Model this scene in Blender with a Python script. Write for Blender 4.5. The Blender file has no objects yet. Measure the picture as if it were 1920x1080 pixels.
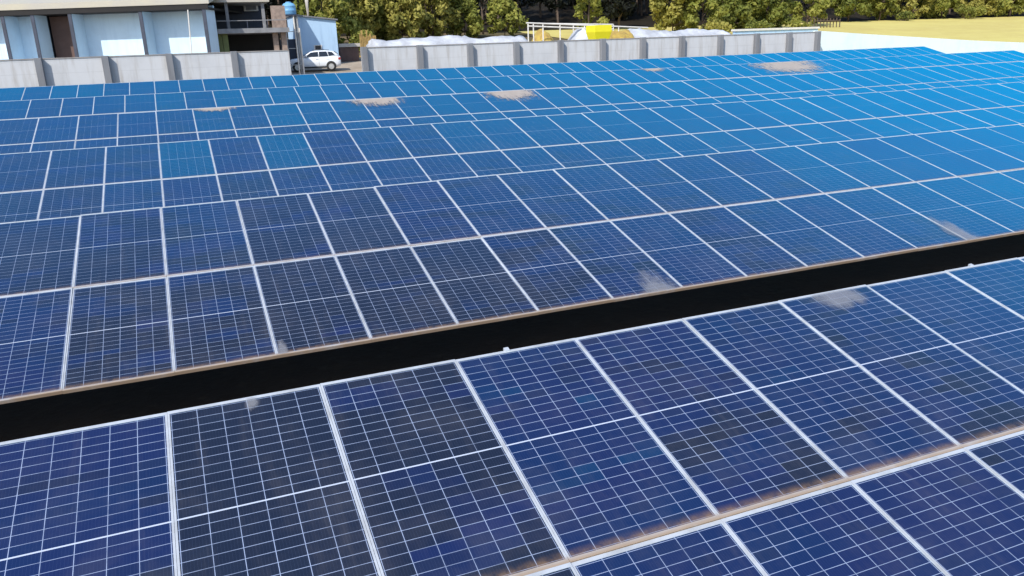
import bpy, math, random
import numpy as np
from mathutils import Matrix, Vector

random.seed(7)
rng = np.random.default_rng(7)
scene = bpy.context.scene
COL = scene.collection

# ------------------------------------------------------------------ camera
CAM = Vector((0.38654, -1.74251, 3.77041))
R3 = ((0.924121234268784, -0.3805929444182652, -0.03389623920989371),
      (-0.1406345846629935, -0.2563055487243791, -0.9563102944597857),
      (0.35527715655556347, 0.8885136331830424, -0.29038193070103974))
FPX = 1505.453
RIGHT, DOWN, FWD = Vector(R3[0]), Vector(R3[1]), Vector(R3[2])
cam_data = bpy.data.cameras.new("camera")
cam_data.sensor_width = 36.0
cam_data.lens = FPX / 1920 * 36
cam_data.clip_start = 0.1
cam_data.clip_end = 3000
cam = bpy.data.objects.new("camera", cam_data)
COL.objects.link(cam)
m = Matrix((RIGHT, -DOWN, -FWD)).transposed().to_4x4()
m.translation = CAM
cam.matrix_world = m
scene.camera = cam

# ------------------------------------------------------------------ sky, sun, exposure
SUN_EL, SUN_AZ = math.radians(42), math.radians(50)      # behind the camera, to its left
to_sun = Vector((-math.sin(SUN_AZ) * math.cos(SUN_EL), -math.cos(SUN_AZ) * math.cos(SUN_EL), math.sin(SUN_EL)))
world = bpy.data.worlds.new("World")
scene.world = world
world.use_nodes = True
wn = world.node_tree
sky = wn.nodes.new("ShaderNodeTexSky")
sky.sky_type = 'NISHITA'
sky.sun_disc = False
sky.sun_elevation = SUN_EL
sky.sun_rotation = math.atan2(to_sun.x, to_sun.y)
sky.air_density = 1.0
sky.dust_density = 0.8
sky.ozone_density = 2.5
wn.links.new(sky.outputs[0], wn.nodes["Background"].inputs[0])
wn.nodes["Background"].inputs[1].default_value = 0.15
sun_data = bpy.data.lights.new("sun", 'SUN')
sun_data.energy = 3.3
sun_data.angle = math.radians(0.5)
sun_data.color = (1.0, 0.955, 0.88)
sun = bpy.data.objects.new("sun", sun_data)
COL.objects.link(sun)
sun.rotation_euler = (-to_sun).to_track_quat('-Z', 'Y').to_euler()
scene.view_settings.view_transform = 'Standard'
scene.view_settings.look = 'None'
scene.view_settings.exposure = 0.6
scene.view_settings.gamma = 1.0
scene.cycles.max_bounces = 6

# ------------------------------------------------------------------ helpers
def ray(px, py):
    return (RIGHT * ((px - 960) / FPX) + DOWN * ((py - 540) / FPX) + FWD)

def at(px, py, y):
    """the point seen at a photo pixel, at distance y across the rows"""
    d = ray(px, py)
    return CAM + d * ((y - CAM.y) / d.y)

def gz(y):
    """height of the ground: nearly level solar field, then a hillside behind the wall"""
    z = -0.7 + 0.0345 * min(y, 50)
    if y > 50: z += 0.076 * (min(y, 112) - 50)
    if y > 112: z += 0.16 * (min(y, 220) - 112)
    return z

class MB:
    def __init__(self): self.v, self.f, self.uv = [], [], []
    def quad(self, a, b, c, d):
        n = len(self.v); self.v += [tuple(a), tuple(b), tuple(c), tuple(d)]; self.f.append((n, n+1, n+2, n+3))
    def box(self, x0, x1, y0, y1, z0, z1, M=None):
        c = [(x0,y0,z0),(x1,y0,z0),(x1,y1,z0),(x0,y1,z0),(x0,y0,z1),(x1,y0,z1),(x1,y1,z1),(x0,y1,z1)]
        if M is not None: c = [tuple(M @ Vector(p)) for p in c]
        n = len(self.v); self.v += c
        self.f += [tuple(n+i for i in q) for q in ((3,2,1,0),(4,5,6,7),(0,1,5,4),(1,2,6,5),(2,3,7,6),(3,0,4,7))]
        return self
    def beam(self, a, b, w, h=None, up=(0,0,1)):
        a, b = Vector(a), Vector(b); h = h or w
        d = (b - a); L = d.length; d.normalize()
        s = d.cross(Vector(up))
        if s.length < 1e-4: s = d.cross(Vector((1,0,0)))
        s.normalize(); u = s.cross(d)
        M = Matrix((d, s, u)).transposed().to_4x4(); M.translation = a
        return self.box(0, L, -w/2, w/2, -h/2, h/2, M)
    def tube(self, pts, radii, n=8, caps=True):
        rings = []
        for i, p in enumerate(pts):
            p = Vector(p)
            d = (Vector(pts[min(i+1, len(pts)-1)]) - Vector(pts[max(i-1, 0)])).normalized()
            s = d.cross(Vector((0,0,1)))
            if s.length < 1e-3: s = Vector((1,0,0))
            s.normalize(); u = s.cross(d)
            base = len(self.v)
            for k in range(n):
                t = 2*math.pi*k/n
                self.v.append(tuple(p + (s*math.cos(t) + u*math.sin(t))*radii[i]))
            rings.append(base)
        for a, b in zip(rings, rings[1:]):
            for k in range(n):
                self.f.append((a+k, a+(k+1) % n, b+(k+1) % n, b+k))
        if caps:
            self.f.append(tuple(rings[0]+k for k in range(n))[::-1])
            self.f.append(tuple(rings[-1]+k for k in range(n)))
        return self
    def lathe(self, prof, n=20, c=(0,0,0), axis='z'):
        rings = []
        for r, h in prof:
            base = len(self.v)
            for k in range(n):
                t = 2*math.pi*k/n
                p = (r*math.cos(t), r*math.sin(t), h) if axis == 'z' else (r*math.cos(t), h, r*math.sin(t))
                self.v.append((p[0]+c[0], p[1]+c[1], p[2]+c[2]))
            rings.append(base)
        for a, b in zip(rings, rings[1:]):
            for k in range(n): self.f.append((a+k, a+(k+1) % n, b+(k+1) % n, b+k))
        self.f.append(tuple(rings[0]+k for k in range(n))[::-1]); self.f.append(tuple(rings[-1]+k for k in range(n)))
        return self
    def build(self, name, mat, parent=None, smooth=False, bevel=0, loc=None):
        me = bpy.data.meshes.new(name)
        me.from_pydata(self.v, [], self.f); me.update()
        if self.uv:
            l = me.uv_layers.new(name="UVMap")
            l.data.foreach_set("uv", np.array(self.uv, 'f').ravel())
        if mat: me.materials.append(mat)
        if smooth: me.polygons.foreach_set("use_smooth", [True]*len(me.polygons))
        o = bpy.data.objects.new(name, me); COL.objects.link(o)
        if parent: o.parent = parent
        if loc: o.location = loc
        if bevel:
            b = o.modifiers.new("bevel", 'BEVEL'); b.width = bevel; b.segments = 2; b.limit_method = 'ANGLE'
        return o

def empty(name, loc=(0,0,0), rz=0):
    o = bpy.data.objects.new(name, None); COL.objects.link(o)
    o.location = loc; o.rotation_euler = (0, 0, rz); o.empty_display_size = 0.3
    return o

def tag(o, label=None, cat=None, group=None, kind=None):
    for k, val in (("label", label), ("category", cat), ("group", group), ("kind", kind)):
        if val: o[k] = val
    return o

# ------------------------------------------------------------------ materials
class NT:
    def __init__(self, name):
        self.m = bpy.data.materials.new(name); self.m.use_nodes = True
        self.t = self.m.node_tree; self.b = self.t.nodes["Principled BSDF"]
    def n(self, typ, **kw):
        nd = self.t.nodes.new("ShaderNode"+typ)
        for k, v in kw.items(): setattr(nd, k, v)
        return nd
    def link(self, a, b): self.t.links.new(a, b)
    def put(self, inp, v):
        if v is None: return
        if hasattr(v, "is_output"): self.link(v, inp)
        else: inp.default_value = v
    def math(self, op, a, b=None, c=None, clamp=False):
        nd = self.n("Math", operation=op); nd.use_clamp = clamp
        for i, x in enumerate((a, b, c)): self.put(nd.inputs[i], x)
        return nd.outputs[0]
    def mix(self, fac, a, b, typ='MIX'):
        nd = self.n("Mix", data_type='RGBA', blend_type=typ)
        self.put(nd.inputs[0], fac)
        for i, x in ((6, a), (7, b)):
            self.put(nd.inputs[i], tuple(x) + (1,) if isinstance(x, (tuple, list)) and len(x) == 3 else x)
        return nd.outputs[2]
    def ss(self, x, lo, hi, out0=0.0, out1=1.0):
        nd = self.n("MapRange", interpolation_type='SMOOTHSTEP')
        self.put(nd.inputs[0], x)
        for i, v in enumerate((lo, hi, out0, out1)): nd.inputs[i+1].default_value = v
        return nd.outputs[0]
    def noise(self, scale, detail=4, rough=0.55, vec=None, dist=0.0, dims='3D', w=None):
        nd = self.n("TexNoise"); nd.noise_dimensions = dims
        nd.inputs["Scale"].default_value = scale; nd.inputs["Detail"].default_value = detail
        nd.inputs["Roughness"].default_value = rough; nd.inputs["Distortion"].default_value = dist
        if vec is not None: self.link(vec, nd.inputs["Vector"])
        if w is not None: self.link(w, nd.inputs["W"])
        return nd.outputs["Fac"]
    def coord(self, which="Object"): return self.n("TexCoord").outputs[which]
    def pos(self): return self.n("NewGeometry").outputs["Position"]
    def bump(self, h, strength=0.3, dist=0.05):
        nd = self.n("Bump"); nd.inputs["Strength"].default_value = strength; nd.inputs["Distance"].default_value = dist
        self.link(h, nd.inputs["Height"]); self.link(nd.outputs[0], self.b.inputs["Normal"])
    def set(self, **kw):
        names = dict(color="Base Color", rough="Roughness", metal="Metallic", spec="Specular IOR Level", alpha="Alpha", coat="Coat Weight", ior="IOR", tint="Specular Tint")
        for k, v in kw.items():
            if isinstance(v, (tuple, list)) and len(v) == 3: v = tuple(v) + (1,)
            self.put(self.b.inputs[names[k]], v)
        return self

def simple(name, col, rough=0.7, metal=0.0, var=0.25, scale=1.5, spec=0.4, col2=None, bump=0.0, pos=True):
    t = NT(name)
    vec = t.pos() if pos else t.coord()
    f = t.ss(t.noise(scale, 5, 0.6, vec), 0.3, 0.72)
    c2 = col2 or tuple(c*(1-var) for c in col)
    f2 = t.noise(scale*9, 3, 0.6, vec)
    c = t.mix(f, c2, col)
    c = t.mix(t.math('MULTIPLY', f2, 0.25), c, tuple(x*0.6 for x in c2))
    t.set(color=c, rough=rough, metal=metal, spec=spec)
    if bump: t.bump(t.noise(scale*12, 4, 0.6, vec), bump, 0.04)
    return t.m

def make_glass():
    t = NT("solar_cells")
    uv = t.n("UVMap").outputs[0]
    sp = t.n("SeparateXYZ"); t.link(uv, sp.inputs[0])
    U, V = sp.outputs[0], sp.outputs[1]
    rnd = t.n("ObjectInfo").outputs["Random"]
    fu, fv = t.math('FLOOR', U), t.math('FLOOR', V)
    x = t.math('MULTIPLY', t.math('FRACT', U), 1.1205)
    y = t.math('MULTIPLY', t.math('FRACT', V), 2.2325)
    xc = t.math('DIVIDE', t.math('SUBTRACT', x, 0.010), 1.1005/6)
    yc = t.math('DIVIDE', t.math('SUBTRACT', y, 0.012), 2.2085/24)
    # distance in metres to the nearest line between cells
    dx = t.math('MULTIPLY', t.math('ABSOLUTE', t.math('SUBTRACT', t.math('FRACT', t.math('ADD', xc, 0.5)), 0.5)), 1.1005/6)
    dy = t.math('MULTIPLY', t.math('ABSOLUTE', t.math('SUBTRACT', t.math('FRACT', t.math('ADD', yc, 0.5)), 0.5)), 2.2085/24)
    dh = t.math('ABSOLUTE', t.math('SUBTRACT', y, 1.11625))
    lx = t.math('LESS_THAN', dx, 0.0024); ly = t.math('LESS_THAN', dy, 0.0021)
    lh = t.math('LESS_THAN', dh, 0.0065)
    line = t.math('MAXIMUM', lx, ly)
    # bus bars: nine hair lines along each cell
    bb = t.math('ABSOLUTE', t.math('SUBTRACT', t.math('FRACT', t.math('MULTIPLY', xc, 9.0)), 0.5))
    bb = t.math('MULTIPLY', t.math('LESS_THAN', bb, 0.035), 0.13)
    # per-panel and per-cell tint
    cv = t.n("CombineXYZ")
    t.link(t.math('ADD', t.math('FLOOR', xc), t.math('MULTIPLY', fu, 17.0)), cv.inputs[0])
    t.link(t.math('ADD', t.math('FLOOR', yc), t.math('MULTIPLY', fv, 41.0)), cv.inputs[1])
    t.link(t.math('MULTIPLY', rnd, 531.7), cv.inputs[2])
    cell = t.n("TexWhiteNoise"); t.link(cv.outputs[0], cell.inputs["Vector"])
    n1 = t.noise(0.17, 2, 0.5, cv.outputs[0])
    sc2 = t.n("VectorMath", operation='ADD'); t.link(cv.outputs[0], sc2.inputs[0]); sc2.inputs[1].default_value = (71, 13, 29)
    n2 = t.noise(0.22, 2, 0.5, sc2.outputs[0])
    pv = t.n("CombineXYZ"); t.link(fu, pv.inputs[0]); t.link(fv, pv.inputs[1]); t.link(t.math('MULTIPLY', rnd, 97.3), pv.inputs[2])
    pw = t.n("TexWhiteNoise"); t.link(pv.outputs[0], pw.inputs["Vector"])
    psep = t.n("SeparateColor"); t.link(pw.outputs["Color"], psep.inputs[0])
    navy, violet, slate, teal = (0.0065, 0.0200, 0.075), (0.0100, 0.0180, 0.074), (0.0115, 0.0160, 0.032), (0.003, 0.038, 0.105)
    attr = t.n("Attribute", attribute_type='OBJECT', attribute_name='tone')   # >0 teal, <0 dark slate; its column drift paints sky reflection
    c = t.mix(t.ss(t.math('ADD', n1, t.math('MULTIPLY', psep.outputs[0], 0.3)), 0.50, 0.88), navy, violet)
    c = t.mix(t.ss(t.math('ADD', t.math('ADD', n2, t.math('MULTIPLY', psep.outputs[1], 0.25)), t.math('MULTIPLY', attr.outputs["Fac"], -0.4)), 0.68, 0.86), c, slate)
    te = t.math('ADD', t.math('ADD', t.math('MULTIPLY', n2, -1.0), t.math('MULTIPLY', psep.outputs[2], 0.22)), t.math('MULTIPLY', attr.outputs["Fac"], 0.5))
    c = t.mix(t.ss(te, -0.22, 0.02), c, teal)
    c = t.mix(t.math('MULTIPLY', t.ss(cell.outputs[0], 0.85, 1.0), 0.35), c, (0.016, 0.024, 0.045))
    c = t.mix(bb, c, (0.10, 0.14, 0.26))
    line = t.math('MULTIPLY', line, t.ss(t.noise(3.5, 4, 0.7, t.pos()), 0.25, 0.6, 0.45, 1.0))
    c = t.mix(line, c, (0.29, 0.35, 0.49))
    c = t.mix(lh, c, (0.46, 0.51, 0.61))
    # dust that has run down and dried along the low edge, and thin streaks
    dn = t.noise(9.0, 5, 0.65, t.pos())
    gr = t.n("Attribute", attribute_type='OBJECT', attribute_name='grime')
    lowd = t.math('MULTIPLY', t.math('MULTIPLY', t.ss(y, 0.085, 0.0), t.ss(dn, 0.2, 0.7), clamp=True), gr.outputs["Fac"])
    c = t.mix(t.math('MULTIPLY', lowd, 0.75), c, (0.24, 0.145, 0.07))
    sv = t.n("CombineXYZ"); sp3 = t.n("SeparateXYZ"); t.link(t.pos(), sp3.inputs[0])
    t.link(t.math('MULTIPLY', sp3.outputs[0], 7.0), sv.inputs[0]); t.link(t.math('MULTIPLY', sp3.outputs[1], 0.8), sv.inputs[1])
    film = t.math('MULTIPLY', t.ss(t.noise(1.3, 6, 0.7, t.pos()), 0.42, 0.75), 0.06)
    film = t.math('ADD', film, t.math('MULTIPLY', t.ss(t.noise(1.0, 5, 0.7, sv.outputs[0]), 0.50, 0.80), 0.06))
    c = t.mix(film, c, (0.30, 0.265, 0.24))
    rough = t.math('ADD', 0.07, t.math('MULTIPLY', t.math('MAXIMUM', lowd, t.math('MULTIPLY', film, 4.0)), 0.5), clamp=True)
    t.set(color=c, rough=rough, spec=0.5, ior=1.5, tint=(0.45, 0.75, 1.0))
    # blue anti-reflective coating under the glass: mirrors the sky more and more at grazing angles
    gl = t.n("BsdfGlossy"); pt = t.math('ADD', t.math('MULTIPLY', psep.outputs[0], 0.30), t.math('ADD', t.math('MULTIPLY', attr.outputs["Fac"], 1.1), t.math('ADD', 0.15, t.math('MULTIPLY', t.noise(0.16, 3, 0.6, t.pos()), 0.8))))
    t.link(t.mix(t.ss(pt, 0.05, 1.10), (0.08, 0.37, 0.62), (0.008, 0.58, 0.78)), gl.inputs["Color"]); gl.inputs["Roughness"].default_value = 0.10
    lw = t.n("LayerWeight"); lw.inputs["Blend"].default_value = 0.5
    fac = t.ss(lw.outputs["Facing"], 0.43, 0.86)
    fac = t.math('MULTIPLY', fac, t.math('SUBTRACT', 1.0, t.math('MULTIPLY', t.math('MAXIMUM', lowd, film), 0.8)))
    ms = t.n("MixShader"); t.link(fac, ms.inputs[0]); t.link(t.b.outputs[0], ms.inputs[1]); t.link(gl.outputs[0], ms.inputs[2])
    t.link(ms.outputs[0], t.t.nodes["Material Output"].inputs[0])
    return t.m

M_GLASS = make_glass()

def make_alu():
    t = NT("anodised_aluminium")
    n = t.noise(6, 5, 0.65, t.pos())
    c = t.mix(t.ss(n, 0.35, 0.75), (0.56, 0.585, 0.62), (0.44, 0.45, 0.46))
    # rusty dust clings to the low end bar of each frame
    sp = t.n("SeparateXYZ"); t.link(t.n("UVMap").outputs[0], sp.inputs[0])
    low = t.ss(t.math('FRACT', sp.outputs[1]), 0.03, 0.0)
    d = t.math('MULTIPLY', low, t.ss(t.noise(2.1, 5, 0.7, t.pos()), 0.12, 0.5), clamp=True)
    gr = t.n("Attribute", attribute_type='OBJECT', attribute_name='grime')
    d = t.math('MULTIPLY', d, gr.outputs["Fac"])
    c = t.mix(t.math('MULTIPLY', d, 0.9), c, (0.40, 0.275, 0.17))
    t.set(color=c, rough=0.48, metal=0.3, spec=0.5)
    return t.m
M_ALU = make_alu()
M_STEEL = simple("galvanised_steel", (0.42, 0.43, 0.44), 0.55, 0.5, 0.3, 3)
M_DUST = None
def make_dust(name, a, b, al):
    t = NT(name)
    sp = t.n("SeparateXYZ"); t.link(t.n("UVMap").outputs[0], sp.inputs[0])
    u, v = sp.outputs[0], sp.outputs[1]
    r = t.math('SQRT', t.math('ADD', t.math('POWER', u, 2.0), t.math('POWER', v, 2.0)))
    sv = t.n("CombineXYZ"); sp3 = t.n("SeparateXYZ"); t.link(t.pos(), sp3.inputs[0])
    t.link(t.math('MULTIPLY', sp3.outputs[0], 9.0), sv.inputs[0]); t.link(t.math('MULTIPLY', sp3.outputs[1], 1.6), sv.inputs[1])
    edge = t.math('ADD', r, t.math('MULTIPLY', t.math('SUBTRACT', t.noise(1.7, 6, 0.65, t.pos()), 0.5), 1.0))
    edge = t.math('ADD', edge, t.math('MULTIPLY', t.math('SUBTRACT', t.noise(1.0, 5, 0.7, sv.outputs[0]), 0.45), 1.3))
    cover = t.ss(edge, 0.98, 0.40)
    c = t.mix(t.noise(5, 5, 0.6, t.pos()), a, b)
    t.set(color=c, rough=0.9, alpha=t.math('MULTIPLY', cover, al), spec=0.1)
    return t.m
M_DUST = make_dust("thin_dried_dust", (0.26, 0.27, 0.30), (0.38, 0.38, 0.40), 0.45)
M_SAND = make_dust("thick_sandy_dust", (0.34, 0.29, 0.25), (0.48, 0.42, 0.37), 0.82)

# ground materials
def ground_mat(name, a, b, c3, s=0.35, bump=0.5):
    t = NT(name); p = t.pos()
    c = t.mix(t.ss(t.noise(s, 6, 0.65, p), 0.35, 0.68), a, b)
    c = t.mix(t.math('MULTIPLY', t.ss(t.noise(s*7, 5, 0.7, p), 0.5, 0.75), 0.7), c, c3)
    t.set(color=c, rough=0.95, spec=0.15)
    t.bump(t.noise(s*20, 5, 0.7, p), bump, 0.05)
    return t.m
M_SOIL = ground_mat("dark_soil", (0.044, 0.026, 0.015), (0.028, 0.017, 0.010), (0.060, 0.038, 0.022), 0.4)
M_YARD = ground_mat("sandy_yard", (0.40, 0.33, 0.25), (0.30, 0.24, 0.18), (0.46, 0.39, 0.31), 0.3)
M_HILL = ground_mat("dry_hillside", (0.15, 0.105, 0.06), (0.10, 0.085, 0.04), (0.20, 0.15, 0.08), 0.15)
M_SHADE_LITTER = ground_mat("shade_dark_litter", (0.022, 0.016, 0.010), (0.014, 0.012, 0.007), (0.035, 0.025, 0.015), 0.3)  # ground darkened to paint the shade under the far wood
M_FIELD = ground_mat("dry_grass", (0.56, 0.48, 0.155), (0.49, 0.40, 0.13), (0.62, 0.54, 0.22), 0.12)

# building materials
def concrete_wall_mat(name, base, dark, seam=None):
    t = NT(name); p = t.pos()
    sp = t.n("SeparateXYZ"); t.link(p, sp.inputs[0])
    cx = t.n("CombineXYZ")
    t.link(t.math('MULTIPLY', sp.outputs[0], 2.5), cx.inputs[0]); t.link(t.math('MULTIPLY', sp.outputs[1], 2.5), cx.inputs[1]); t.link(t.math('MULTIPLY', sp.outputs[2], 0.25), cx.inputs[2])
    streak = t.noise(1.0, 5, 0.65, cx.outputs[0])
    c = t.mix(t.ss(streak, 0.45, 0.75), base, dark)
    c = t.mix(t.math('MULTIPLY', t.ss(t.noise(0.7, 5, 0.6, p), 0.45, 0.7), 0.5), c, tuple(x*0.82 for x in base))
    if seam:
        fr = t.math('FRACT', t.math('DIVIDE', sp.outputs[2], seam))
        c = t.mix(t.math('MULTIPLY', t.math('LESS_THAN', fr, 0.05), 0.22), c, tuple(x*0.55 for x in base))
    t.set(color=c, rough=0.9, spec=0.2)
    t.bump(t.noise(30, 4, 0.6, p), 0.25, 0.02)
    return t.m
M_CONC = concrete_wall_mat("weathered_concrete", (0.53, 0.535, 0.55), (0.38, 0.36, 0.34), 0.62)
M_PILLAR = concrete_wall_mat("grey_concrete", (0.21, 0.215, 0.23), (0.15, 0.15, 0.16))
M_COPING = concrete_wall_mat("dark_coping", (0.30, 0.28, 0.27), (0.20, 0.17, 0.15))
M_WHITEWALL = concrete_wall_mat("white_limewash", (0.80, 0.90, 0.86), (0.76, 0.86, 0.81))
M_PLASTER = concrete_wall_mat("white_plaster", (0.58, 0.73, 0.85), (0.50, 0.65, 0.78))
M_BLUEPLASTER = concrete_wall_mat("pale_blue_plaster", (0.42, 0.58, 0.75), (0.30, 0.44, 0.62))
M_FASCIA = simple("cream_metal", (0.47, 0.43, 0.33), 0.6, 0, 0.12, 0.8, col2=(0.42, 0.39, 0.34))
M_DARK = simple("dark_metal", (0.012, 0.010, 0.010), 0.7, 0, 0.3, 2)
M_NAVY = simple("dark_blue_steel", (0.05, 0.06, 0.09), 0.6, 0, 0.3, 2)
M_BROWN = simple("brown_shutter", (0.15, 0.09, 0.075), 0.7, 0, 0.3, 1)
M_SLAB = simple("slab_concrete", (0.26, 0.26, 0.27), 0.85, 0, 0.3, 2)
M_TAN = simple("unplastered_brick", (0.36, 0.27, 0.22), 0.9, 0, 0.4, 4)
M_GREEN = simple("green_paint", (0.16, 0.19, 0.07), 0.7, 0, 0.3, 2)
M_TANK = simple("blue_plastic", (0.18, 0.42, 0.68), 0.4, 0, 0.15, 2)
M_POLE = simple("pale_pole", (0.55, 0.50, 0.44), 0.8, 0, 0.2, 4)
M_PIPE = simple("white_pipe", (0.74, 0.70, 0.64), 0.5, 0, 0.15, 4)
M_TARP = simple("white_plastic_sheet", (0.60, 0.62, 0.65), 0.7, 0, 0.3, 0.9, col2=(0.36, 0.37, 0.40), bump=1.0)
M_YELLOW = simple("yellow_paint", (0.82, 0.72, 0.02), 0.5, 0, 0.06, 2)
M_STRAW = simple("straw_brown", (0.30, 0.19, 0.07), 0.95, 0, 0.5, 2.5, col2=(0.52, 0.38, 0.08), bump=0.8)
M_WOOD = simple("yellow_timber", (0.46, 0.30, 0.10), 0.8, 0, 0.45, 4)
M_BARK = simple("bark", (0.16, 0.115, 0.085), 0.95, 0, 0.5, 3, bump=0.6)
M_CARPAINT = NT("white_car_paint").set(color=(0.78, 0.80, 0.82), rough=0.25, spec=0.5, coat=0.6).m
M_CARGLASS = NT("car_glass").set(color=(0.012, 0.016, 0.022), rough=0.06, spec=0.6).m
M_BLACK = NT("black_plastic").set(color=(0.02, 0.02, 0.02), rough=0.6).m
M_TYRE = NT("tyre_rubber").set(color=(0.022, 0.021, 0.02), rough=0.85).m
M_RIM = NT("alloy_rim").set(color=(0.55, 0.53, 0.50), rough=0.4, metal=0.7).m
M_LAMP = NT("headlamp_glass").set(color=(0.75, 0.78, 0.8), rough=0.1).m
M_RED = NT("red_lamp").set(color=(0.35, 0.02, 0.015), rough=0.2).m

def leaf_mat(name, a, b, c3):
    t = NT(name); g = t.n("NewGeometry")
    rp = g.outputs["Random Per Island"]
    c = t.mix(rp, a, b)
    c = t.mix(t.ss(t.noise(0.55, 3, 0.6, g.outputs["Position"]), 0.42, 0.68), c, c3)
    t.set(color=c, rough=0.65, spec=0.25)
    try: t.b.inputs["Subsurface Weight"].default_value = 0
    except Exception: pass
    tr = t.n("BsdfTranslucent"); t.link(c, tr.inputs[0])
    ms = t.n("MixShader"); ms.inputs[0].default_value = 0.25
    t.link(t.b.outputs[0], ms.inputs[1]); t.link(tr.outputs[0], ms.inputs[2])
    t.link(ms.outputs[0], t.t.nodes["Material Output"].inputs[0])
    return t.m
M_LEAF = [leaf_mat("olive_leaves", (0.203, 0.226, 0.037), (0.328, 0.307, 0.066), (0.133, 0.150, 0.029)),
          leaf_mat("green_leaves", (0.133, 0.166, 0.029), (0.234, 0.233, 0.046), (0.086, 0.106, 0.024)),
          leaf_mat("yellow_green_leaves", (0.260, 0.250, 0.048), (0.390, 0.338, 0.084), (0.169, 0.169, 0.036)),
          leaf_mat("shade_dark_leaves", (0.010, 0.013, 0.008), (0.018, 0.021, 0.010), (0.007, 0.008, 0.006))]  # last one near black: shade inside the wood put into leaf colour

# ------------------------------------------------------------------ ground
def strip_sheet(name, mat, x0, x1, y0, y1, lift, nx=14):
    ys = sorted(set([y0, y1] + [y for y in (-60, -20, 0, 20, 50, 60, 75, 90, 112, 140, 180, 220, 400, 1200) if y0 < y < y1]))
    mb = MB(); xs = [x0 + (x1-x0)*i/nx for i in range(nx+1)]
    for y in ys:
        for x in xs: mb.v.append((x, y, gz(y) + lift))
    w = nx + 1
    for j in range(len(ys)-1):
        for i in range(nx): mb.f.append((j*w+i, j*w+i+1, (j+1)*w+i+1, (j+1)*w+i))
    return tag(mb.build(name, mat), kind="structure")
strip_sheet("ground", M_HILL, -900, 900, -60, 1200, -0.03)
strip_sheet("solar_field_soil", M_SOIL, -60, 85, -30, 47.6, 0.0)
strip_sheet("sandy_yard", M_YARD, -60, 17, 47.7, 78, 0.004)
strip_sheet("wood_floor", M_SHADE_LITTER, -300, 500, 109.5, 260, 0.03)
strip_sheet("dry_field", M_FIELD, 46, 420, 52, 109, 0.02)

# ------------------------------------------------------------------ solar rows
MW, ML, LIP, LIPY, TH = 1.1515, 2.2965, 0.0155, 0.032, 0.042      # module size, frame lip, frame thickness
PW, PL = 1.154, 2.300                              # pitch across and along the slope
TILT = 0.2601

def frame_part(mb, x0, y0, iu=0, iv=0):
    """a frame: four bars, top faces mitred, with outer sides"""
    o = [(x0, y0), (x0+MW, y0), (x0+MW, y0+ML), (x0, y0+ML)]
    i = [(x0+LIP, y0+LIPY), (x0+MW-LIP, y0+LIPY), (x0+MW-LIP, y0+ML-LIPY), (x0+LIP, y0+ML-LIPY)]
    def uvof(p): return (iu + min(max((p[0]-x0)/MW, 0), 0.999), iv + min(max((p[1]-y0)/ML, 0), 0.999))
    def face(ps):
        n = len(mb.v); mb.v += ps; mb.f.append(tuple(range(n, n+len(ps)))); mb.uv += [uvof(p) for p in ps]
    for k in range(4):
        a, b = o[k], o[(k+1) % 4]; c, d = i[(k+1) % 4], i[k]
        face([(*a, 0), (*b, 0), (*c, 0), (*d, 0)])
        face([(*a, -TH), (*b, -TH), (*b, 0), (*a, 0)])
        face([(*d, 0), (*c, 0), (*c, -0.006), (*d, -0.006)])
    face([(*o[3], -TH), (*o[2], -TH), (*o[1], -TH), (*o[0], -TH)])

def glass_part(mb, x0, y0, iu=0, iv=0):
    e = 0.0005
    ps = [(x0+LIP-e, y0+LIPY-e, -0.003), (x0+MW-LIP+e, y0+LIPY-e, -0.003), (x0+MW-LIP+e, y0+ML-LIPY+e, -0.003), (x0+LIP-e, y0+ML-LIPY+e, -0.003)]
    n = len(mb.v); mb.v += ps; mb.f.append((n, n+1, n+2, n+3))
    q = 0.0004
    mb.uv += [(iu+q, iv+q), (iu+1-q, iv+q), (iu+1-q, iv+1-q), (iu+q, iv+1-q)]

fm = MB(); frame_part(fm, 0, 0)
proto_frame = fm.build("solar_panel", M_ALU)
gm = MB(); glass_part(gm, 0, 0)
proto_glass = gm.build("cell_glass", M_GLASS, proto_frame)
FRAME_ME, GLASS_ME = proto_frame.data, proto_glass.data
bpy.data.objects.remove(proto_glass); bpy.data.objects.remove(proto_frame)

OFF = [(0, 0, 0), (-1.212, 7.713, 0.281), (-2.438, 15.412, 0.579), (-3.714, 23.836, 0.841), (-4.975, 31.976, 1.097), (-6.22, 40.0, 1.40)]
# first and last column of each row
COLS = [(-6, 14), (-5, 30), (-5, 44), (-5, 47), (-5, 49), (-5, 51)]
LABELS = ["nearest row of navy solar panels, in front of the black gap",
          "second row of blue solar panels, its rusty dusty low edge just behind the black gap",
          "third row of solar panels from the camera, with two strikingly teal panels",
          "fourth row of solar panels from the camera, sandy dust patches along its top edge",
          "fifth row of solar panels, with the largest sandy dust patch near its far right end",
          "farthest row of solar panels, directly in front of the grey concrete boundary wall"]
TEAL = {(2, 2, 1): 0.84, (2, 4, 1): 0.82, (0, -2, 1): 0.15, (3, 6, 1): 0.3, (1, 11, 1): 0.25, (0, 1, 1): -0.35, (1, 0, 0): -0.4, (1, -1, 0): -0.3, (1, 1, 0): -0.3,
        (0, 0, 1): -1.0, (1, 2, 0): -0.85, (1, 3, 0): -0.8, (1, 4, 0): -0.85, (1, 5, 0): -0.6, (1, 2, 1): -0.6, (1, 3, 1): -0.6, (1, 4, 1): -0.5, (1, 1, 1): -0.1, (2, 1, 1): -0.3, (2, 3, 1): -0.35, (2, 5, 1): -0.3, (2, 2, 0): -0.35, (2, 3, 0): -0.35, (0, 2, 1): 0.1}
cs, sn = math.cos(TILT), math.sin(TILT)

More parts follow.
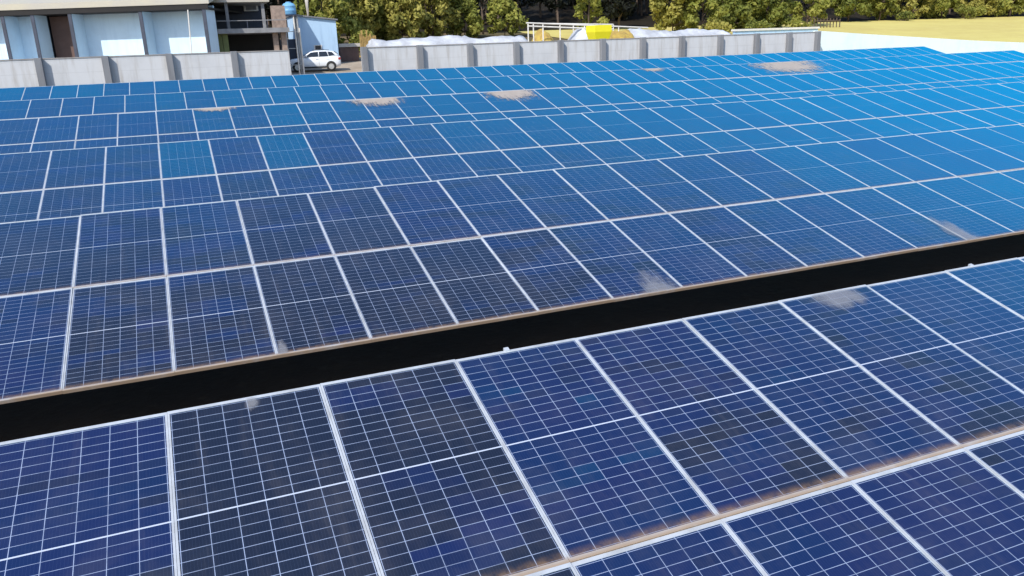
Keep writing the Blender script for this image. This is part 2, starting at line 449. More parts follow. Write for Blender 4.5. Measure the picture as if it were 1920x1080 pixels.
def row_world(k, x, v):
    ox, oy, oz = OFF[k]
    return Vector((ox + x, oy + v*cs, oz + v*sn))
def row_hit(k, px, py):
    """where the line of sight through a photo pixel meets the plane of row k -> (x, v)"""
    n = Vector((0, -sn, cs)); d = ray(px, py); p0 = Vector(OFF[k])
    p = CAM + d * ((p0 - CAM).dot(n) / d.dot(n)) - p0
    return p.x, p.y*cs + p.z*sn

ARRAYS = []
for k, (ox, oy, oz) in enumerate(OFF):
    root = empty("solar_array", (ox, oy, oz))
    tag(root, LABELS[k], "solar panels", "rows of solar panels in the field")
    ARRAYS.append(root)
    c0, c1 = COLS[k]
    cells = []
    for i in range(c0, c1):
        for j in (0, 1):
            p = row_world(k, (i+0.5)*PW, (j+0.5)*PL) - CAM
            z = p.dot(FWD)
            sx = p.dot(RIGHT)/max(z, .1)*FPX if z > 0 else 9e9
            inside = z > 0.5 and abs(sx) < 1100
            cells.append(((0 if inside else 1), -j if k > 2 else 0, p.length, i, j))
    cells.sort()
    single, rest = cells[:100], cells[100:]
    for _, _, _, i, j in single:
        f = bpy.data.objects.new("solar_panel", FRAME_ME); COL.objects.link(f); f.parent = root
        f.location = (i*PW, j*PL*cs + 0.004*cs, j*PL*sn + 0.004*sn)
        f.rotation_euler = (TILT + random.gauss(0, 0.0014), random.gauss(0, 0.0016), random.gauss(0, 0.0004))
        g = bpy.data.objects.new("cell_glass", GLASS_ME); COL.objects.link(g); g.parent = f
        f["grime"] = g["grime"] = 1.0 if (j == 0 and k < 2) or k == 0 else (0.65 if k == 1 else 0.35)
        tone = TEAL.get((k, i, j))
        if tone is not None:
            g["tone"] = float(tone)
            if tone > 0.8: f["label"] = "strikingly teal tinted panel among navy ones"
        else: g["tone"] = float(max(-0.45, min(0.42, random.gauss(0, 0.08) + (max(-0.34, min(0.40, (i - 9 + 4*(k > 3))*0.035)) if k else 0))))  # mean tone shifts with column: sky reflection painted darker left, more cyan right
    if rest:
        a, b = MB(), MB()
        for _, _, _, i, j in rest:
            frame_part(a, i*PW, j*PL + 0.004, i+20, j); glass_part(b, i*PW, j*PL + 0.004, i+20, j)
        a2 = a.build("solar_panel_run", M_ALU, root); a2.rotation_euler = (TILT, 0, 0); tag(a2, kind="stuff")
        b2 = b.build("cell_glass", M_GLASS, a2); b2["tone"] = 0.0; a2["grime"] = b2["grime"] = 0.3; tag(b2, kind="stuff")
    # rails, rafters and posts below
    x0, x1 = c0*PW - 0.05, c1*PW + 0.05
    for v in (0.55, 1.75, 2.85, 4.05):
        r = MB().beam((x0, v*cs + 0.06*sn, v*sn - 0.06*cs - 0.0), (x1, v*cs + 0.06*sn, v*sn - 0.06*cs), 0.045, 0.045).build("rail", M_STEEL, root)
    xi = c0 + 0.47 + (2 if k else 1)
    xi = -2.53 if k == 0 else c0 + 1.47
    while xi < c1:
        x = xi*PW
        MB().beam((x, 0.5*cs, 0.5*sn - 0.128), (x, 4.58*cs, 4.62*sn - 0.128), 0.06, 0.09).build("rafter", M_DARK, root)
        v = 3.05; zt = v*sn - 0.18; zg = gz(oy + v*cs) - oz - 0.05
        MB().beam((x, v*cs, zg), (x, v*cs, zt), 0.09, 0.09).build("post", M_DARK, root)
        MB().beam((x, v*cs-0.05, zg+0.55), (x, 1.2*cs, 1.2*sn-0.19), 0.05, 0.05).build("strut", M_DARK, root)
        if k == 0: MB().box(-0.022, 0.022, 0, 0.05, -0.02, 0.012).build("end_clamp", M_ALU, root, loc=(x, 4.585*cs, 4.585*sn - 0.005)).rotation_euler = (TILT, 0, 0)
        xi += 4.95

# dust patches dried on the glass; photo pixel extents -> size on the row's own plane
def dust(k, px0, px1, pyc, half_v, v_lo=None, v_hi=None):
    xa, va = row_hit(k, px0, pyc); xb, vb = row_hit(k, px1, pyc)
    v = min((va + vb)/2, 4.52); v0, v1 = v - half_v, v + half_v
    if v_lo is not None: v0 = max(v0, v_lo)
    v1 = min(v1, 4.585)
    v0 = max(v0, 0.012)
    cx, hx = (xa+xb)/2, (xb-xa)/2
    mb = MB(); n = 28
    mb.v.append((cx, v)); mb.uv = []
    ring = []
    for q in range(n):
        th = 2*math.pi*q/n
        r = 1 + 0.12*math.sin(3*th + px0) + 0.08*math.sin(7*th + pyc)
        x, y = cx + hx*r*math.cos(th), min(max(v + half_v*r*math.sin(th), v0), v1)
        ring.append((x, y))
    pts = [(cx, min(max(v, v0), v1))] + ring
    mb.v = [(a, b*cs - 0.009*sn, b*sn + 0.009*cs) for a, b in pts]
    for q in range(n):
        t = (0, 1+q, 1+(q+1) % n); mb.f.append(t)
        mb.uv += [((pts[s][0]-cx)/hx, (pts[s][1]-v)/half_v) for s in t]
    return mb.build("dust_patch", M_DUST if k < 2 else M_SAND, ARRAYS[k])
dust(1, 1190, 1285, 541, 0.62)
dust(1, 1775, 1835, 440, 0.8)
dust(1, 515, 545, 660, 0.3)
dust(0, 1480, 1625, 543, 0.36)
dust(0, 455, 490, 752, 0.14)
dust(3, 640, 770, 187, 0.95)
dust(3, 890, 1020, 174, 1.2)
dust(3, 350, 450, 200, 0.4)
dust(4, 1385, 1560, 122, 2.0)
dust(4, 1190, 1255, 129, 0.6)

# ------------------------------------------------------------------ boundary wall
WY = 48.0
def wall_z(y, h): return gz(y) + h
PX = [-12.2, -9.05, -5.9, -2.75, 0.43, 3.83]
PX2 = [11.25, 14.69, 17.95, 21.1, 24.25, 27.37, 30.46, 33.62, 36.84, 40.0, 42.94, 45.6]
def conc_wall(xs, label, x_start, x_end, top0=3.9):
    zb = gz(WY)
    root = MB().box(x_start, x_end, WY, WY+0.15, zb-0.2, top0-0.06).build("concrete_wall", M_CONC)
    tag(root, label, "wall")
    MB().box(x_start, x_end, WY-0.03, WY+0.18, top0-0.058, top0).build("coping", M_COPING, root)
    for x in xs:
        MB().box(x-0.17, x+0.17, WY-0.32, WY-0.002, zb-0.2, top0+0.02).build("pillar", M_PILLAR, root, bevel=0.015)
    return root
conc_wall(PX, "grey concrete boundary wall left of the gateway, in front of the cream-roofed building", -24, 6.9)
conc_wall(PX2, "long grey concrete boundary wall right of the white car, ending at the white wall", 11.1, 45.9)
# white wall going on to the right, stepping down with its top
def white_wall():
    mb = MB(); xs = [46.0, 52, 58, 64, 70, 76, 84]
    tz = [3.98, 3.55, 3.15, 2.75, 2.42, 2.1, 1.8]
    y0, y1 = WY+0.6, WY+0.85
    yy = lambda x: 0.06*(x-46)
    for x, z in zip(xs, tz):
        d = yy(x); mb.v += [(x, y0+d, gz(WY)-0.4), (x, y0+d, z), (x, y1+d, z), (x, y1+d, gz(WY)-0.4)]
    for i in range(len(xs)-1):
        a, b = 4*i, 4*i+4
        for q in range(3): mb.f.append((a+q, b+q, b+q+1, a+q+1)[::-1])
    mb.f.append((0, 1, 2, 3)); n = 4*(len(xs)-1); mb.f.append((n+3, n+2, n+1, n))
    mb.f = [f[::-1] for f in mb.f]
    o = mb.build("white_wall", M_WHITEWALL)
    return tag(o, "long bare white painted wall at the right, below the yellow dry field", "wall")
white_wall()

# ------------------------------------------------------------------ factory building with deep bays
def local(root): return root
bl = at(0, 110, 60.0); br = at(397, 95, 55.3)
ang = math.atan2(br.y-bl.y, br.x-bl.x)
BO = (br.x, br.y, gz(57) - 0.3)                   # building frame: x runs left->right ending at 0, y goes back
bld = empty("factory_building", BO, ang)
tag(bld, "long white factory building with cream roof edge and deep bays behind the left wall", "building")
inv = (Matrix.Translation(BO) @ Matrix.Rotation(ang, 4, 'Z')).inverted()
def bx_at(px, py, depth):
    """local x on a plane `depth` behind the front line where a photo pixel falls"""
    a = inv @ CAM; d = inv.to_3x3() @ ray(px, py)
    t = (depth - a.y)/d.y; p = a + d*t
    return p.x, p.z
D = 1.38
eave = bx_at(200, 13, -0.25)[1]; soff = bx_at(200, 24, 0)[1]
fins = [bx_at(px, 60, 0)[0] for px in (12, 68, 138, 270)]
left = -26.0
# back wall pieces between fins (the doorway bay stays open)
w = MB()
w.box(left, fins[1], D, D+0.25, -0.3, soff+0.3)
w.box(fins[2], 0.0, D, D+0.25, -0.3, soff+0.3)
w.build("wall", M_PLASTER, bld)
for x in fins + [fins[0]-2.9, fins[0]-6.0, fins[0]-9.1, -0.12]:
    MB().box(x-0.12, x+0.12, -0.1, D-0.003, -0.3, soff).build("pier", M_PLASTER, bld)
    MB().box(x-0.11, x+0.11, -0.16, -0.103, -0.3, soff).build("post", M_NAVY, bld)
MB().box(left-0.3, 0.15, -0.12, 11, soff+0.003, soff+0.12).build("soffit", M_DARK, bld)
MB().box(left-0.4, 0.2, -0.2, -0.125, soff+0.02, eave).build("eave_shade_band", M_DARK, bld)  # black strip paints the shaded gap under the eave
rf = MB()
for a, b in (((left-0.6, -0.25), (0.3, 14)),):
    z0 = eave + 0.003
    rf.v += [(a[0], a[1], z0), (b[0], a[1], z0), (b[0], a[1], z0+0.35), (a[0], a[1], z0+0.35), (a[0], b[1], z0+3.6), (b[0], b[1], z0+3.6), (b[0], b[1], z0+3.2), (a[0], b[1], z0+3.2)]
    rf.f += [(0,1,2,3), (3,2,5,4), (4,5,6,7), (0,3,4,7), (1,6,5,2), (7,6,1,0)]
rf.build("roof", M_FASCIA, bld)
dr = MB().box(fins[1]+0.122, fins[2]-0.122, D+0.3, D+0.38, 2.35, soff-0.05).build("roller_shutter", M_BROWN, bld)
MB().box(fins[1]-1, fins[2]+1, 6.0, 6.2, -0.3, soff).build("inner_wall", M_NAVY, bld)
MB().box(fins[1]-0.2, fins[1]-0.05, D+0.26, 6.0, -0.3, soff).build("inner_side", M_NAVY, bld)
MB().box(fins[2]+0.05, fins[2]+0.2, D+0.26, 6.0, -0.3, soff).build("inner_side", M_NAVY, bld)
MB().tube([(bx_at(352, 10, -0.2)[0], -0.3, soff), (bx_at(354, 62, -0.2)[0], -0.3, 2.0)], [0.04, 0.04]).build("downpipe", M_PIPE, bld)

# ------------------------------------------------------------------ open two-storey shed right of the factory
SY = 58.0
def X(px, py, y): return at(px, py, y).x
def Z(px, py, y): return at(px, py, y).z
sx0, sx1 = X(386, 50, SY), X(536, 50, SY)
sb = gz(SY) - 0.1
shed = empty("open_shed", ((sx0+sx1)/2, SY, sb))
tag(shed, "dark open two-storey shed with grey slab floor between white factory and pale blue block", "shed")
cx = (sx0+sx1)/2; hw = (sx1-sx0)/2
zs = Z(460, 58, SY) - sb; zr = Z(440, 5, SY) - sb
MB().box(-hw-0.5, hw+0.1, -0.9, 5, zs-0.16, zs+0.14).build("floor_slab", M_SLAB, shed)
MB().box(-hw-0.2, hw*0.62, -0.6, 5, zr, zr+0.25).build("roof", M_FASCIA, shed)
for x in (-hw+0.1, -hw*0.45, hw*0.45): MB().box(x-0.1, x+0.1, -0.3, -0.1, zs+0.143, zr-0.003).build("column", M_SLAB, shed)
MB().box(-hw, hw*0.62, 4.2, 4.4, zs+0.143, zr-0.003).build("back_wall", M_NAVY, shed)
MB().box(hw*0.64, hw, -0.45, -0.25, zs+0.143, zr-0.25).build("side_wall", M_TAN, shed)
MB().box(-hw, hw, 4.0, 4.2, 0, zs-0.163).build("lower_back_wall", M_DARK, shed)
for x, mt in ((X(412, 80, SY)-cx, M_GREEN), (X(423, 80, SY)-cx, M_GREEN), (hw-0.25, M_TAN), (hw-0.8, M_TAN)):
    MB().box(x-0.17, x+0.17, -0.3, 0.05, 0, zs-0.163).build("column", mt, shed)
for q in range(5):
    MB().beam((-hw+q*hw*0.5, -0.85, zs+0.14), (-hw+q*hw*0.5, -0.85, zs+0.62), 0.04).build("railing_post", M_NAVY, shed)
MB().beam((-hw, -0.85, zs+0.64), (hw, -0.85, zs+0.64), 0.05).build("railing", M_SLAB, shed)
# an air conditioner hanging on the upper wall
ac = MB().box(-0.5, 0.5, -0.18, 0.18, -0.25, 0.25).build("air_conditioner", M_PIPE, bevel=0.03)
ac.location = (X(478, 15, SY+1), SY+4.0, Z(478, 14, SY+4)); tag(ac, "small white air conditioner box under the open shed's roof", "air conditioner")
MB().box(-0.36, 0.36, -0.2, -0.183, -0.17, 0.17).build("grille", M_SLAB, ac)

# water tank on its stand
TY = 59.5
tp = at(543, 28, TY)
tb = gz(TY)
st = empty("tank_stand", (tp.x, TY, tb))
tag(st, "thin steel stand of pipes holding up the blue water tank", "stand")
hz = tp.z - tb
for q, (a, b) in enumerate(((-.42, -.42), (.42, -.42), (.42, .42), (-.42, .42))):
    MB().tube([(a*1.15, b*1.15, -0.05), (a, b, hz-0.08)], [0.06, 0.06]).build("leg", M_STEEL, st)
MB().tube([(0.20, -0.5, -0.05), (0.18, -0.5, hz)], [0.05, 0.05]).build("drain_pipe", M_PIPE, st)
MB().tube([(0.52, -0.5, -0.05), (0.50, -0.5, hz*0.8)], [0.05, 0.05]).build("drain_pipe", M_PIPE, st)
MB().box(-.6, .6, -.6, .6, hz-0.08, hz).build("platform", M_NAVY, st)
for q in range(1, 4): MB().beam((-.45, -.45, hz*q/4), (.45, -.45, hz*q/4), 0.05).build("cross_bar", M_STEEL, st)
tk = MB().lathe([(0.44, 0.0), (0.48, 0.06), (0.47, 0.25), (0.49, 0.28), (0.47, 0.31), (0.46, 0.55), (0.48, 0.58), (0.45, 0.62), (0.34, 0.76), (0.2, 0.8)], 24).build("water_tank", M_TANK, smooth=True)
tk.location = (tp.x, TY, tp.z + 0.002)
tag(tk, "round pale blue plastic water tank on the pipe stand", "water tank")
MB().lathe([(0.2, 0.802), (0.2, 0.86), (0.05, 0.88)], 16).build("lid", M_TANK, tk)

# pale blue block house behind the car
HY = 71.0
p0, p1 = at(558, 90, HY), at(634, 90, HY)
hb = gz(HY) - 0.1
zl, zrr = at(558, 29, HY).z, at(634, 38, HY).z
wd = p1.x - p0.x
hs = empty("block_house", (p0.x, HY, hb)); tag(hs, "small pale blue plastered block house straight behind the white car", "house")
mb = MB()
mb.v = [(0,0,0),(wd,0,0),(wd,5,0),(0,5,0),(0,0,zl-hb),(wd,0,zrr-hb),(wd,5,zrr-hb),(0,5,zl-hb)]
mb.f = [(3,2,1,0),(4,5,6,7),(0,1,5,4),(1,2,6,5),(2,3,7,6),(3,0,4,7)]
mb.build("wall", M_BLUEPLASTER, hs)
rb = MB(); t = 0.1
rb.v = [(-.15,-.2,zl-hb+.004),(wd+.15,-.2,zrr-hb+.004),(wd+.15,5.2,zrr-hb+.004),(-.15,5.2,zl-hb+.004)]
rb.v += [(a, b, c+t) for a, b, c in rb.v]
rb.f = list(mb.f); rb.build("roof", M_SLAB, hs)
wf = MB().box(wd*0.40, wd*0.60, -0.05, -0.002, 1.35, 1.75).build("window", M_PIPE, hs)
MB().box(wd*0.43, wd*0.57, -0.056, -0.0505, 1.4, 1.7).build("pane", M_CARGLASS, wf)
MB().box(-1.25, -0.003, 0.6, 3.5, 0, 2.3).build("shade_block", M_NAVY, hs)  # dark block added to stand for the shade left of the house

# rusty brown sheet-metal bin right of the car
b0, b1 = at(639, 112, 73), at(674, 112, 73)
bh = at(655, 88, 73).z - gz(73)
bn = MB().box(0, b1.x-b0.x, 0, 2.2, 0, bh).build("metal_container", M_BROWN, bevel=0.03)
bn.location = (b0.x, 73, gz(73)); tag(bn, "brown metal container between the white car and the wall pillar", "container")
for q in range(7):
    MB().box(0.12+q*(b1.x-b0.x-0.24)/7, 0.2+q*(b1.x-b0.x-0.24)/7, -0.035, -0.002, 0.08, bh-0.1).build("rib", M_BROWN, bn)
MB().box(-0.05, b1.x-b0.x+0.6, -0.1, 2.3, bh+0.003, bh+0.3).build("lid", M_POLE, bn)

# utility pole
pp = at(577, 28, 78)
up = empty("utility_pole", (pp.x, 78, gz(78))); tag(up, "pale round utility pole rising out of the photo behind the block house", "pole")
MB().tube([(0, 0, -0.1), (0.02, 0, 5), (-0.05, 0, 9.5)], [0.17, 0.15, 0.11], 12).build("shaft", M_POLE, up, smooth=True)
MB().beam((-0.8, 0, 8.9), (0.8, 0, 8.9), 0.1).build("crossarm", M_POLE, up)

# ------------------------------------------------------------------ white car
def make_car():
    L, Wd = 4.15, 1.78
    root = empty("parked_car")
    tag(root, "white parked hatchback facing left in the gateway of the concrete wall", "car")
    hw = Wd/2
    # stations along the length: x, sill z, belt z, half width at belt
    def loft(rings, name, mat, par, smooth=True):
        mb = MB(); n = len(rings[0])
        for r in rings: mb.v += r
        for a in range(len(rings)-1):
            for q in range(n): mb.f.append((a*n+q, a*n+(q+1) % n, (a+1)*n+(q+1) % n, (a+1)*n+q))
        mb.f.append(tuple(range(n))[::-1]); mb.f.append(tuple((len(rings)-1)*n+q for q in range(n)))
        o = mb.build(name, mat, par, smooth=smooth)
        return o
    st = [(-2.07, .42, .72, .62), (-2.0, .30, .82, .76), (-1.75, .24, .93, .85), (-1.2, .22, 1.02, hw-.01), (-0.75, .22, 1.06, hw), (0.2, .22, 1.08, hw), (1.2, .22, 1.10, hw), (1.75, .26, 1.12, .86), (1.98, .34, 1.10, .80), (2.06, .46, 1.02, .72)]
    rings = []
    for x, z0, z1, w_ in st:
        h = z1 - z0
        rings.append([(x, -w_*.9, z0), (x, -w_, z0+h*.3), (x, -w_, z0+h*.72), (x, -w_*.93, z1-.02), (x, -w_*.7, z1+.02), (x, w_*.7, z1+.02), (x, w_*.93, z1-.02), (x, w_, z0+h*.72), (x, w_, z0+h*.3), (x, w_*.9, z0)])
    body = loft(rings, "body", M_CARPAINT, root)
    gh = [(-1.0, 1.07, 1.08, .70), (-0.25, 1.06, 1.50, .66), (0.1, 1.06, 1.57, .65), (0.9, 1.06, 1.57, .65), (1.5, 1.06, 1.50, .64), (1.8, 1.08, 1.30, .66), (1.93, 1.08, 1.12, .70)]
    rr = []
    for x, z0, z1, w_ in gh:
        rr.append([(x, -w_-.12, z0), (x, -w_-.02*(z1 < 1.2), z1-.04), (x, -w_*.8, z1), (x, w_*.8, z1), (x, w_+.02*(z1 < 1.2), z1-.04), (x, w_+.12, z0)])
    loft(rr, "cabin", M_CARPAINT, root)
    for s in (-1, 1):
        def side_pt(x, z): # on the leaning side of the cabin
            return (x, s*(.79 - .125*(z-1.06)/.46 + 0.012), z)
        for poly in ([(-.72, 1.10), (-.22, 1.43), (.33, 1.48), (.33, 1.10)], [(.41, 1.10), (.41, 1.48), (1.0, 1.48), (1.1, 1.10)], [(1.17, 1.12), (1.07, 1.47), (1.42, 1.42), (1.62, 1.2)]):
            mb = MB(); mb.v = [side_pt(*p) for p in poly] + [(a, b-s*.02, c) for a, b, c in [side_pt(*p) for p in poly]]
            n = len(poly); mb.f = [tuple(range(n)), tuple(range(2*n-1, n-1, -1))] + [(q, (q+1) % n, n+(q+1) % n, n+q) for q in range(n)]
            mb.build("side_window", M_CARGLASS, root)
        MB().box(-1.3, 1.3, s*hw-.03 if s > 0 else -hw-.012, hw+.012 if s > 0 else -hw+.03, .24, .36).build("sill_trim", M_BLACK, root, bevel=0.01)
        for x in (.36, 1.14): MB().box(x-.006, x+.006, min(s*hw, s*(hw+.004)), max(s*hw, s*(hw+.004)), .45, 1.02).build("door_gap", M_BLACK, root)
        for x in (.2, 1.0): MB().box(x-.09, x+.09, min(s*(hw-.01), s*(hw+.03)), max(s*(hw-.01), s*(hw+.03)), .9, .93).build("door_handle", M_CARPAINT, root, bevel=0.008)
        MB().lathe([(.03, 0), (.09, .05), (.1, .12), (.06, .18)], 10, axis='y').build("mirror", M_CARPAINT, root, smooth=True, loc=(-.62, s*.82 if s > 0 else -1.0, 1.16))
        MB().box(-2.05, -1.78, min(s*.5, s*.82), max(s*.5, s*.82), .68, .80).build("headlight", M_LAMP, root, bevel=0.03)
        MB().box(1.86, 2.05, min(s*.58, s*.84), max(s*.58, s*.84), .82, 1.0).build("tail_light", M_RED, root, bevel=0.03)
        for x in (-1.32, 1.28):
            MB().lathe([(.385, 0), (.385, .02)], 28, axis='y').build("wheel_arch", M_BLACK, root, loc=(x, s*(hw+.004) if s > 0 else -hw-.022, .36))
            ty = MB().lathe([(.20, 0), (.30, -.02), (.33, .03), (.335, .1), (.33, .17), (.30, .22), (.2, .2)], 28, axis='y').build("wheel", M_TYRE, root, smooth=True, loc=(x, s*hw - (.18 if s > 0 else .035), .335))
            MB().lathe([(.215, -.028), (.2, -.012), (.06, -.03), (.05, -.035)] if s < 0 else [(.05, .235), (.06, .23), (.2, .212), (.215, .228)], 28, axis='y').build("rim", M_RIM, ty)
    ws = MB(); ws.v = [(-.96, -.66, 1.11), (-.96, .66, 1.11), (-.30, .56, 1.475), (-.30, -.56, 1.475)]; ws.v += [(a-.02, b, c+.02) for a, b, c in ws.v]
    ws.f = [(3,2,1,0), (4,5,6,7), (0,1,5,4), (1,2,6,5), (2,3,7,6), (3,0,4,7)]; ws.build("windscreen", M_CARGLASS, root)
    rw = MB(); rw.v = [(1.58, -.54, 1.46), (1.58, .54, 1.46), (1.86, .62, 1.24), (1.86, -.62, 1.24)]; rw.v += [(a+.03, b, c+.03) for a, b, c in rw.v]
    rw.f = list(ws.f); rw.build("rear_window", M_CARGLASS, root)
    MB().box(-2.1, -1.98, -.55, .55, .36, .62).build("grille", M_BLACK, root, bevel=0.02)
    for s in (-1, 1): MB().tube([(-.1, s*.52, 1.6), (.5, s*.53, 1.63), (1.2, s*.52, 1.58)], [.018]*3).build("roof_rail", M_BLACK, root)
    return root
car = make_car()
CY = 66.0
cp = at(591, 130, CY)
car.location = (cp.x, CY, gz(CY)+0.006)
car.rotation_euler = (0.0, 0.0, math.radians(-9))

# ------------------------------------------------------------------ things along the back of the right wall
def heap(name, px0, px1, py_top, y, depth, label, cat, mat, seed, flat=0.5, mid=None, py_r=None):
    """a covered heap with crumpled surface, standing on the ground"""
    a, b = at(px0, py_top, y), at(px1, py_r if py_r is not None else py_top, y)
    zb = gz(y) - 0.1
    n, mrow = 34, 12
    r = np.random.default_rng(seed)
    ph = r.uniform(0, 6.28, 8)
    mb = MB(); x0 = (a.x+b.x)/2
    for i in range(n+1):
        s = i/n
        for j in range(mrow+1):
            t = j/mrow
            top = (a.z*(1-s) + b.z*s) - zb
            ex = min(1, (min(s, 1-s)*2/flat))**0.5 if s not in (0, 1) else 0
            ey = math.sin(math.pi*min(max(t, 0), 1))**0.45 if 0 < t < 1 else 0
            pk = 1.0 if mid is None else 0.45 + 0.55*math.exp(-((s-mid)/0.28)**2)
            w_ = 1 + 0.02*math.sin(11*s+ph[0]) + 0.02*math.sin(23*s+5*t+ph[1]) + 0.02*math.sin(17*t+9*s+ph[2]) + r.normal(0, 0.012)
            mb.v.append((a.x + (b.x-a.x)*s - x0 + 0.06*math.sin(31*t+ph[3]), depth*(t-0.5), max(0, top*ex*ey*w_*pk)))
    w2 = mrow+1
    for i in range(n):
        for j in range(mrow): mb.f.append((i*w2+j, (i+1)*w2+j, (i+1)*w2+j+1, i*w2+j+1))
    rim = [i*w2 for i in range(n+1)] + [n*w2+j for j in range(1, w2)] + [i*w2+mrow for i in range(n-1, -1, -1)] + [j for j in range(mrow-1, 0, -1)]
    mb.f.append(tuple(rim)[::-1])
    o = mb.build(name, mat, smooth=True, loc=(x0, y+depth/2, zb))
    return tag(o, label, cat)
heap("covered_heap", 700, 1012, 72, 54, 5, "long low heap under white plastic sheeting behind the concrete wall", "heap", M_TARP, 1, 0.05, py_r=66)
heap("covered_heap", 1040, 1185, 53, 53.5, 4, "peaked heap under white sheeting beneath the pale pipe frame", "heap", M_TARP, 2, 0.9, mid=0.5, py_r=50)
heap("straw_heap", 1125, 1228, 52, 52.0, 3, "brown and yellow straw heap between two white covered heaps", "heap", M_STRAW, 3, 0.6, py_r=60)
heap("covered_heap", 1205, 1400, 54, 56, 6, "flat wide white sheeted heap to the right of the straw heap", "heap", M_TARP, 4, 0.06, py_r=55)
heap("spoil_heap", 1010, 1062, 52, 58, 4, "brown earth heap under the left half of the pipe frame", "heap", M_STRAW, 9, 0.8, py_r=56)
# yellow hopper
q0, q1 = at(1104, 48, 51.2), at(1141, 48, 51.2)
zb_, zt_ = gz(51.2), q0.z
w_ = (q1.x - q0.x)*0.86
hop = empty("yellow_hopper", ((q0.x+q1.x)/2, 51.2, zb_)); tag(hop, "bright yellow hopper sticking up over the wall by the pipe frame", "hopper")
mb = MB(); H = zt_ - zb_
for z, a in ((H, w_/2), (H*0.88, w_/2), (H-0.98, w_/2*0.8), (H-1.0, w_/2*0.7)):
    mb.v += [(-a, -a, z), (a, -a, z), (a, a, z), (-a, a, z)]
for r in range(3):
    for q in range(4): mb.f.append((4*r+q, 4*r+(q+1) % 4, 4*r+4+(q+1) % 4, 4*r+4+q)[::-1])
mb.f += [(0, 1, 2, 3), (15, 14, 13, 12)]
mb.build("bin", M_YELLOW, hop, bevel=0.02)
for a, b in ((-1, -1), (1, -1), (1, 1), (-1, 1)): MB().beam((a*w_*.42, b*w_*.42, -0.05), (a*w_*.33, b*w_*.33, H-0.7), 0.07).build("leg", M_YELLOW, hop)
# pipe frame
FY = 55.0
fa, fb = at(989, 44, FY), at(1210, 53, FY)
pf = empty("pipe_frame", (fa.x, FY, gz(FY))); tag(pf, "pale pipe frame of thin posts and two top rails above the white heap", "frame")
def F(px, py, dy=0):
    p = at(px, py, FY+dy); return (p.x-fa.x, dy, p.z-gz(FY))
for (a, b, dy) in (((987, 43), (1215, 52), 0), ((990, 49), (1150, 55), 0), ((1000, 44), (1150, 46), 3)):
    MB().tube([F(*a, dy), F(*b, dy)], [0.055, 0.055]).build("rail", M_PIPE, pf)
for px, py in ((990, 44), (1018, 45), (1050, 46), (1096, 48), (1160, 51)):
    t = F(px, py); MB().tube([(t[0], 0, -0.1), t], [0.05, 0.05]).build("post", M_PIPE, pf)
for px, py in ((1000, 44), (1075, 45), (1150, 46)):
    t = F(px, py, 3); MB().tube([(t[0], 3, gz(FY+3)-gz(FY)-0.1), t], [0.05, 0.05]).build("post", M_PIPE, pf)
# second, farther wall at the right end
fw0, fw1 = at(1378, 57, 58), at(1534, 51, 58)
fw = MB().box(fw0.x, fw1.x, 58, 58.3, gz(58)-0.2, fw1.z-0.12).build("low_wall", M_BLUEPLASTER)
tag(fw, "low pale blue wall peeping over the right end of the concrete wall", "wall")
MB().box(fw0.x-0.1, fw1.x+0.1, 57.9, 58.4, fw1.z-0.118, fw1.z+0.05).build("coping", M_PIPE, fw)
# stacked timber by the gateway and stumps
for q, (px, top, nm, lab) in enumerate(((690, 57, "timber_stack", "stack of yellow upright planks behind the wall right of the gateway"), (1552, 31, "plank_fence", "short weathered plank fence where the trees meet the yellow field"))):
    yy_ = 66 if q == 0 else 96
    pts = [(px + (d*3.1 if q == 0 else d*6)) for d in range(-5, 5)]
    root = empty(nm, (X(px, top, yy_), yy_, gz(yy_))); tag(root, lab, "timber" if q == 0 else "fence")
    for d, pxx in enumerate(pts):
        x = X(pxx, top, yy_) - root.location.x
        h = (Z(px, top, yy_) - gz(yy_) if q == 0 else 1.5) * random.uniform(.8, 1.02)
        MB().box(x-.055, x+.055, random.uniform(-.05, .05), .1, -.05, h).build("plank", M_WOOD if q == 0 else M_BARK, root)
    MB().beam((-.9 if q == 0 else -2.5, -.1, 1.0), (.9 if q == 0 else 2.2, -.1, 1.0), .06, .1).build("rail", M_WOOD if q == 0 else M_BARK, root)

# ------------------------------------------------------------------ trees
def leaves(centres, radii, per, size, squash=0.8):
    """leaf clumps: small bent quads spread near the shell of each clump"""
    V, Fc = [], []
    n0 = 0
    for c, r in zip(centres, radii):
        n = int(per * r * r)
        d = rng.normal(size=(n, 3)); d /= np.linalg.norm(d, axis=1)[:, None]
        rad = r * (0.55 + 0.5*rng.random(n)**0.6)
        p = np.array(c) + d*rad[:, None]*np.array([1, 1, squash])
        nrm = d + rng.normal(size=(n, 3))*0.7; nrm /= np.linalg.norm(nrm, axis=1)[:, None]
        t = np.cross(nrm, rng.normal(size=(n, 3))); t /= np.linalg.norm(t, axis=1)[:, None] + 1e-9
        b = np.cross(nrm, t)
        s = size*(0.55 + 0.9*rng.random(n))[:, None]
        q = np.stack([p - t*s, p + b*s*.55 - nrm*s*.15, p + t*s, p - b*s*.55 - nrm*s*.15], 1).reshape(-1, 3)
        V.append(q); idx = n0 + np.arange(n*4).reshape(-1, 4); Fc.append(idx); n0 += n*4
    return np.concatenate(V), np.concatenate(Fc)

def leaf_obj(name, V, Fc, mat, parent=None, loc=None):
    me = bpy.data.meshes.new(name)
    me.from_pydata(V.tolist(), [], Fc.tolist()); me.update(); me.materials.append(mat)
    o = bpy.data.objects.new(name, me); COL.objects.link(o)
    if parent: o.parent = parent
    if loc: o.location = loc
    return o

